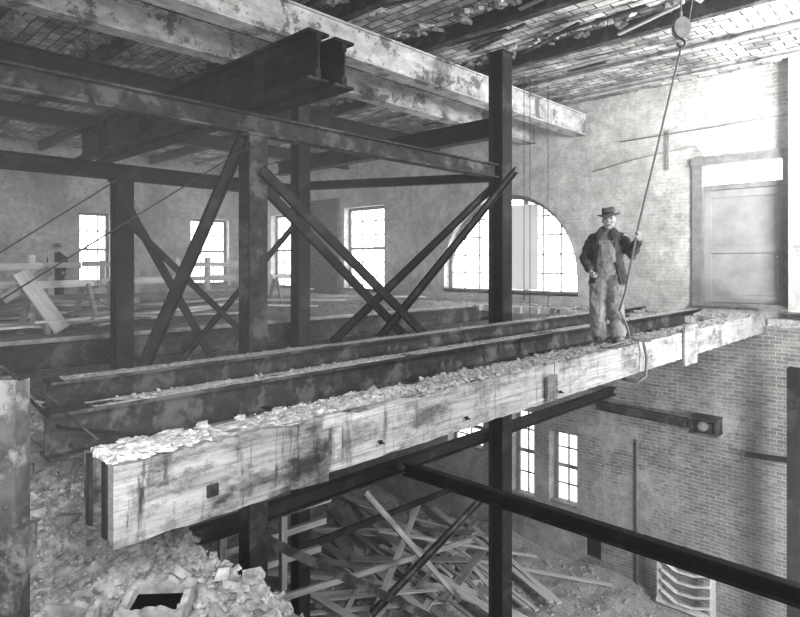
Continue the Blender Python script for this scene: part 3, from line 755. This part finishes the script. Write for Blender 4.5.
def person(loc,rot,label,P,detail=True,dark=False):
    e=obj('person',None,M=Matrix.Translation(loc)@Matrix.Rotation(rot,4,'Z'),label=label,cat='person')
    b=MB()
    hx,hy,hz=P['head']
    b.rings([(0,0,.86,.11,.09),(0,0,.92,.16,.115),(0,0,1.0,.155,.11),(0,0,1.12,.14,.1),(0,-.005,1.25,.165,.115),(0,0,1.37,.18,.115),(0,0,1.44,.165,.09),(0,0,1.49,.09,.07),(0,0,1.52,.06,.06)])
    b.tube([(0,.0,1.46),(hx*.5,hy*.4,1.52),(hx,hy+.015,hz-.05)],[.066,.062,.062],12)
    b.ell((hx,hy,hz+.02),(.08,.095,.104)); b.ell((hx,hy-.02,hz-.055),(.066,.07,.066))
    b.tube([(hx,hy-.088,hz+.02),(hx,hy-.118,hz-.018)],[.011,.019],8)
    b.ell((hx,hy-.072,hz-.1),(.032,.022,.022),8)
    for s_ in(-1,1):
        b.ell((hx+s_*.08,hy+.008,hz),(.012,.02,.034),8); b.ell((hx+s_*.034,hy-.08,hz+.048),(.03,.014,.009),8); b.ell((hx+s_*.045,hy-.07,hz-.015),(.024,.018,.02),8)
    for s_ in('L','R'):
        sh,el,wr=P['arm'+s_]; b.tube([sh,Vector(sh).lerp(Vector(el),.5),el,Vector(el).lerp(Vector(wr),.4),wr],[.058,.05,.041,.042,.027],12)
        hp,kn,an=P['leg'+s_]; b.tube([hp,Vector(hp).lerp(Vector(kn),.5),kn,Vector(kn).lerp(Vector(an),.35),an],[.088,.078,.055,.056,.036],12)
        b.tube([an,(an[0],an[1]-.05,.05),(an[0],an[1]-.15,.035)],[.036,.038,.028],10)
        hand(b,wr,*P['hand'+s_])
    o=obj('body',b.mesh('body',SKIN),parent=e); remesh(o,.007,1)
    for s_ in(-1,1):
        k=MB(); k.ell((hx+s_*.034,hy-.09,hz+.026),(.015,.008,.008),8); obj('eye',k.mesh('eye',EYE,True),parent=e)
    k=MB(); k.ell((hx,hy-.09,hz-.06),(.028,.009,.006),8); obj('mouth',k.mesh('mouth',EYE,True),parent=e)
    hair=MB(); hair.ell((hx,hy+.024,hz+.03),(.084,.088,.102)); o=obj('hair',hair.mesh('hair',SHIRT,True),parent=e)
    b=MB(); b.rings([(0,0,.98,.165,.12),(0,0,1.12,.15,.112),(0,-.005,1.25,.175,.126),(0,0,1.37,.19,.125),(0,0,1.44,.178,.1),(0,0,1.49,.1,.08),(hx*.3,-.005,1.525,.07,.072)])
    o=obj('shirt',b.mesh('shirt',CLOTHD if dark else SHIRT,True),parent=e)
    b=MB()
    for s_ in('L','R'):
        hp,kn,an=[Vector(q) for q in P['leg'+s_]]
        b.tube([hp+Vector((0,0,.03)),hp.lerp(kn,.35),hp.lerp(kn,.75),kn,kn.lerp(an,.35),kn.lerp(an,.7),kn.lerp(an,.9),an+Vector((0,-.01,-.02))],[.122,.124,.116,.11,.106,.102,.112,.104],16)
    b.rings([(0,0,.82,.12,.11),(0,0,.9,.2,.155),(0,0,.98,.195,.15),(0,0,1.06,.18,.14),(0,0,1.13,.17,.133)])
    if detail:
        for i in range(6):
            z=1.1+.045*i; hw=.13-.006*i
            b.rings([(0,-.122-.003*i,z-.03,hw,.022),(0,-.123-.003*i,z+.03,hw-.004,.022)],16)
        for s_ in(-1,1):
            b.tube([(s_*.085,-.14,1.33),(s_*.1,-.125,1.4),(s_*.1,-.07,1.47),(s_*.08,.06,1.47),(s_*.03,.13,1.3),(0,.135,1.1)],[.02]*6,8,sq=[.5]*6,caps=False)
    o=obj('overalls' if detail else 'trousers',b.mesh('overalls',CLOTHD if dark else DENIM),parent=e); remesh(o,.01,2,.045 if detail else 0)
    if detail:
        for s_ in(-1,1):
            k=MB(); k.ell((s_*.085,-.162,1.34),(.014,.006,.014),8); obj('button',k.mesh('button',BRASS,True),parent=e)
        k=MB(); k.box((-.055,-.168,1.19),(.055,-.15,1.3)); k.box((-.057,-.171,1.275),(.057,-.16,1.305)); obj('bib_pocket',k.mesh('bib_pocket',DENIM),parent=e)
    b=MB(); gp=.55 if detail else .12
    b.shell([(0.02,.01,.78,.255,.2,gp+.15),(0.01,.01,.95,.23,.185,gp+.07),(0,.01,1.1,.205,.165,gp),(0,.005,1.25,.21,.162,gp-.05),(0,.0,1.37,.212,.155,gp-.1),(0,0,1.44,.19,.13,gp-.12),(0,0,1.49,.125,.1,gp-.1),(hx*.3,.005,1.54,.09,.09,gp)],0,.03)
    for s_ in('L','R'):
        sh,el,wr=[Vector(q) for q in P['arm'+s_]]
        b.tube([sh-Vector((sh.x*.2,0,.01)),sh.lerp(el,.3),sh.lerp(el,.75),el,el.lerp(wr,.4),el.lerp(wr,.9)],[.078,.078,.072,.074,.066,.056],14)
    if detail:
        for s_ in(-1,1):
            b.tube([(s_*.07,-.1,1.5),(s_*.1,-.155,1.4),(s_*.115,-.165,1.28)],[.03,.035,.012],8,sq=[.4]*3)
    o=obj('jacket',b.mesh('jacket',CLOTHD if dark else JACK),parent=e); remesh(o,.01,2,.045 if detail else 0)
    for s_ in('L','R'):
        an=P['leg'+s_][2]; b=MB()
        b.tube([(an[0],an[1]+.005,.16),(an[0],an[1]+.005,.08),(an[0],an[1]-.005,.055)],[.055,.055,.052],12)
        b.rings([(an[0],an[1]-.06,.0,.048,.14),(an[0],an[1]-.06,.022,.05,.142),(an[0],an[1]-.06,.03,.044,.135),(an[0],an[1]-.055,.07,.043,.12),(an[0],an[1]-.02,.1,.036,.07)])
        o=obj('boot',b.mesh('boot',BOOT),parent=e); remesh(o,.008,2)
    T=Matrix.Translation((hx,hy+.005,hz+.076))@Matrix.Rotation(math.radians(2),4,'X')@Matrix.Rotation(math.radians(-6),4,'Y')
    b=MB(); 
    n=28; vs=[]; prof=[(.09,.0),(.15,-.008),(.155,-.002),(.153,.005),(.096,.012),(.094,.06),(.088,.1),(.06,.108),(.02,.09),(.0,.088)]
    for (r,z) in prof:
        for k in range(n):
            a=2*math.pi*k/n
            droop=(-.01*abs(math.sin(a))**2 if r>.12 else 0)+(.02*abs(math.cos(a))**4 if r>.12 else 0)
            pin=(.018*max(0,-math.sin(a)) if z>.095 and r>.03 else 0)
            vs.append((r*.95*math.cos(a)*(1-(pin*3)),r*1.1*math.sin(a),z+droop-pin))
    fs=[]
    for i in range(len(prof)-1):
        for k in range(n): fs.append((i*n+k,i*n+(k+1)%n,(i+1)*n+(k+1)%n,(i+1)*n+k))
    b.add(vs,fs,T); o=obj('hat',b.mesh('hat',HATM,True),parent=e)
    b=MB(); vs=[]
    for (r,z) in((.0975,.014),(.0975,.036)):
        for k in range(n): a=2*math.pi*k/n; vs.append((r*.95*math.cos(a),r*1.12*math.sin(a),z))
    b.add(vs,[(k,(k+1)%n,n+(k+1)%n,n+k) for k in range(n)],T); obj('hat_band',b.mesh('hat_band',EYE,True),parent=e)
    return e
mp=od(607,338,8.05); mp.z=-1.045
ROT=math.radians(-70)
P=dict(head=(.03,-.05,1.62),
 armL=((-.19,0,1.41),(-.29,.07,1.12),(-.2,-.13,.95)),
 armR=((.19,0,1.41),(.31,-.02,1.17),(.40,-.2,1.36)),
 legL=((-.09,0,.9),(-.115,-.06,.5),(-.1,.0,.09)),
 legR=((.09,0,.9),(.11,-.02,.5),(.135,.05,.09)),
 handL=((.5,-.25,-.8),(.2,-.9,.3),(.5,.6,0)),
 handR=((.1,-.35,.9),(-.3,-.9,-.2),(-1,.2,0)))
man=person(mp,ROT,'person in brimmed hat, dark jacket and bib overalls holding a rope',P)
P2=dict(head=(0,-.02,1.62),
 armL=((-.195,0,1.42),(-.26,.02,1.14),(-.24,-.08,.9)),
 armR=((.195,0,1.42),(.26,.02,1.14),(.24,-.1,.92)),
 legL=((-.09,0,.9),(-.1,-.02,.5),(-.1,.01,.09)),
 legR=((.09,0,.9),(.1,-.02,.5),(.1,.0,.09)),
 handL=((0,-.1,-1),(.2,-1,0),(1,0,0)),
 handR=((0,-.1,-1),(-.2,-1,0),(-1,0,0)))
q=od(57,300,19); person((q.x,q.y,-1.15),math.radians(-40),'person in dark clothes standing by the far window',P2,detail=False,dark=True)

Mw=Matrix.Translation(mp)@Matrix.Rotation(ROT,4,'Z')
hp=Mw@Vector((.385,-.245,1.455))
top=od(681,48,8.6)
foot=Vector((hp.x-.05,3.33,-1.02))
sx=oy(641,345,3.26).x
pipe('hoist_rope',[foot+Vector((-.5,.02,-.0)),foot+Vector((-.3,-.03,.0)),foot+Vector((.0,-.06,.02)),foot+Vector((.28,-.02,.02)),foot+Vector((.36,.03,.1)),foot+Vector((.22,.0,.22)),foot+Vector((-.0,.0,.42)),hp.lerp(foot,.55)+Vector((-.07,0,0)),hp,hp.lerp(top,.5),top],.014,ROPE,'rope from the hoist block passing through the hand to the beam','rope')
e=obj('hoist_block',None,loc=top,label='iron hoist pulley block with hook hanging from the ceiling',cat='pulley')
vd=Vector((R[0],R[1],0))
def cyl_y(b,c,r,t,M):
    n=20; vs=[]
    for yy in(-t,t):
        for k in range(n): a=2*math.pi*k/n; vs.append((c[0]+r*math.cos(a),yy,c[2]+r*1.25*math.sin(a)))
    b.add(vs,[tuple(range(n)),tuple(range(n,2*n))]+[(k,(k+1)%n,n+(k+1)%n,n+k) for k in range(n)],M)
MR=Matrix.Rotation(math.radians(-46),4,'Z')
b=MB(); 
for yy in(-.05,.04):
    cyl_y(b,(0,0,.28),.12,.008,MR@Matrix.Translation((0,yy,0)))
b.tube([(0,0,.44),(0,0,.52)],.02,8)
PUL=mat('worn_grey_iron',.2,.4,9,rough=.7,bump=.1)
obj('cheek_plates',b.mesh('cheek_plates',PUL),parent=e)
b=MB(); cyl_y(b,(0,0,.28),.09,.035,MR); obj('sheave',b.mesh('sheave',STEEL_D),parent=e)
b=MB(); pts=[MR@Vector((.055*math.sin(a)*1,0,.07+.055*math.cos(a))) for a in [i*.45 for i in range(0,11)]]; b.tube([MR@Vector((0,0,.14))]+pts,.014,8); obj('hook',b.mesh('hook',STEEL_D,True),parent=e)
pipe('hoist_line',[top+Vector((0,0,.5)),Vector((top.x,top.y,CZ-.01))],.012,ROPE,'rope carrying the hoist block from the ceiling','rope')
pipe('hoist_line',[top+vd*.1+Vector((0,0,.3)),Vector((top.x,top.y,CZ-.01))+vd*.25],.01,ROPE,'rope carrying the hoist block from the ceiling','rope')
pipe('rope_sling',[(sx-.12,3.6,-1.0),(sx-.11,3.4,-.99),(sx-.06,3.21,-1.03),(sx+.02,3.19,-1.25),(sx-.02,3.19,-1.5),(sx-.05,3.3,-1.6),(sx-.03,3.5,-1.58),(sx,3.75,-1.5),(sx-.02,3.76,-1.05),(sx-.12,3.6,-1.0)],.02,ROPE,'rope sling looped around the clad beam','rope')

# ---------------------------------------------------------------- light + camera
w_=bpy.data.worlds.new('W'); S.world=w_; w_.use_nodes=True
N=w_.node_tree.nodes
N['Background'].inputs[0].default_value=(1,1,1,1); N['Background'].inputs[1].default_value=.65
v=N.new('ShaderNodeVolumeScatter'); v.inputs['Density'].default_value=.016; v.inputs['Anisotropy'].default_value=.5
w_.node_tree.links.new(v.outputs[0],N['World Output'].inputs['Volume'])
def area(name,loc,tgt,size,pw):
    l=bpy.data.lights.new(name,'AREA'); l.energy=pw; l.size=size; o=bpy.data.objects.new(name,l); COL.objects.link(o); o.location=loc
    o.rotation_euler=(Vector(tgt)-Vector(loc)).to_track_quat('-Z','Y').to_euler()
area('flood_light',(5.5,-3.5,3.2),(9,6,-1.5),1.5,640)
area('upper_right_glow',(11.9,.2,1.9),(12.6,4.2,4.6),1.3,950)  # added lamp just out of view, imitates the hazy glow at upper right
area('ceiling_fill',(.5,1.5,-.3),(3,12,5.5),1.5,230)  # added fill, set low and aimed up to brighten the ceiling tiles
area('basement_light',(9,-1,-3.6),(13,9,-7),2,800)
area('bank_light',(-1.2,.4,1.5),(1.8,4.2,-2),1.0,75)
area('rear_fill',(-6,17,1.5),(8,20,.5),3,500)  # added fill to lift the back of the room, no lamp there
c=bpy.data.cameras.new('camera'); c.lens=27; c.sensor_width=36; c.shift_y=-44.5/800; c.clip_start=.05
co=bpy.data.objects.new('camera',c); COL.objects.link(co)
co.rotation_euler=Vector((F[0],F[1],0)).to_track_quat('-Z','Y').to_euler(); S.camera=co
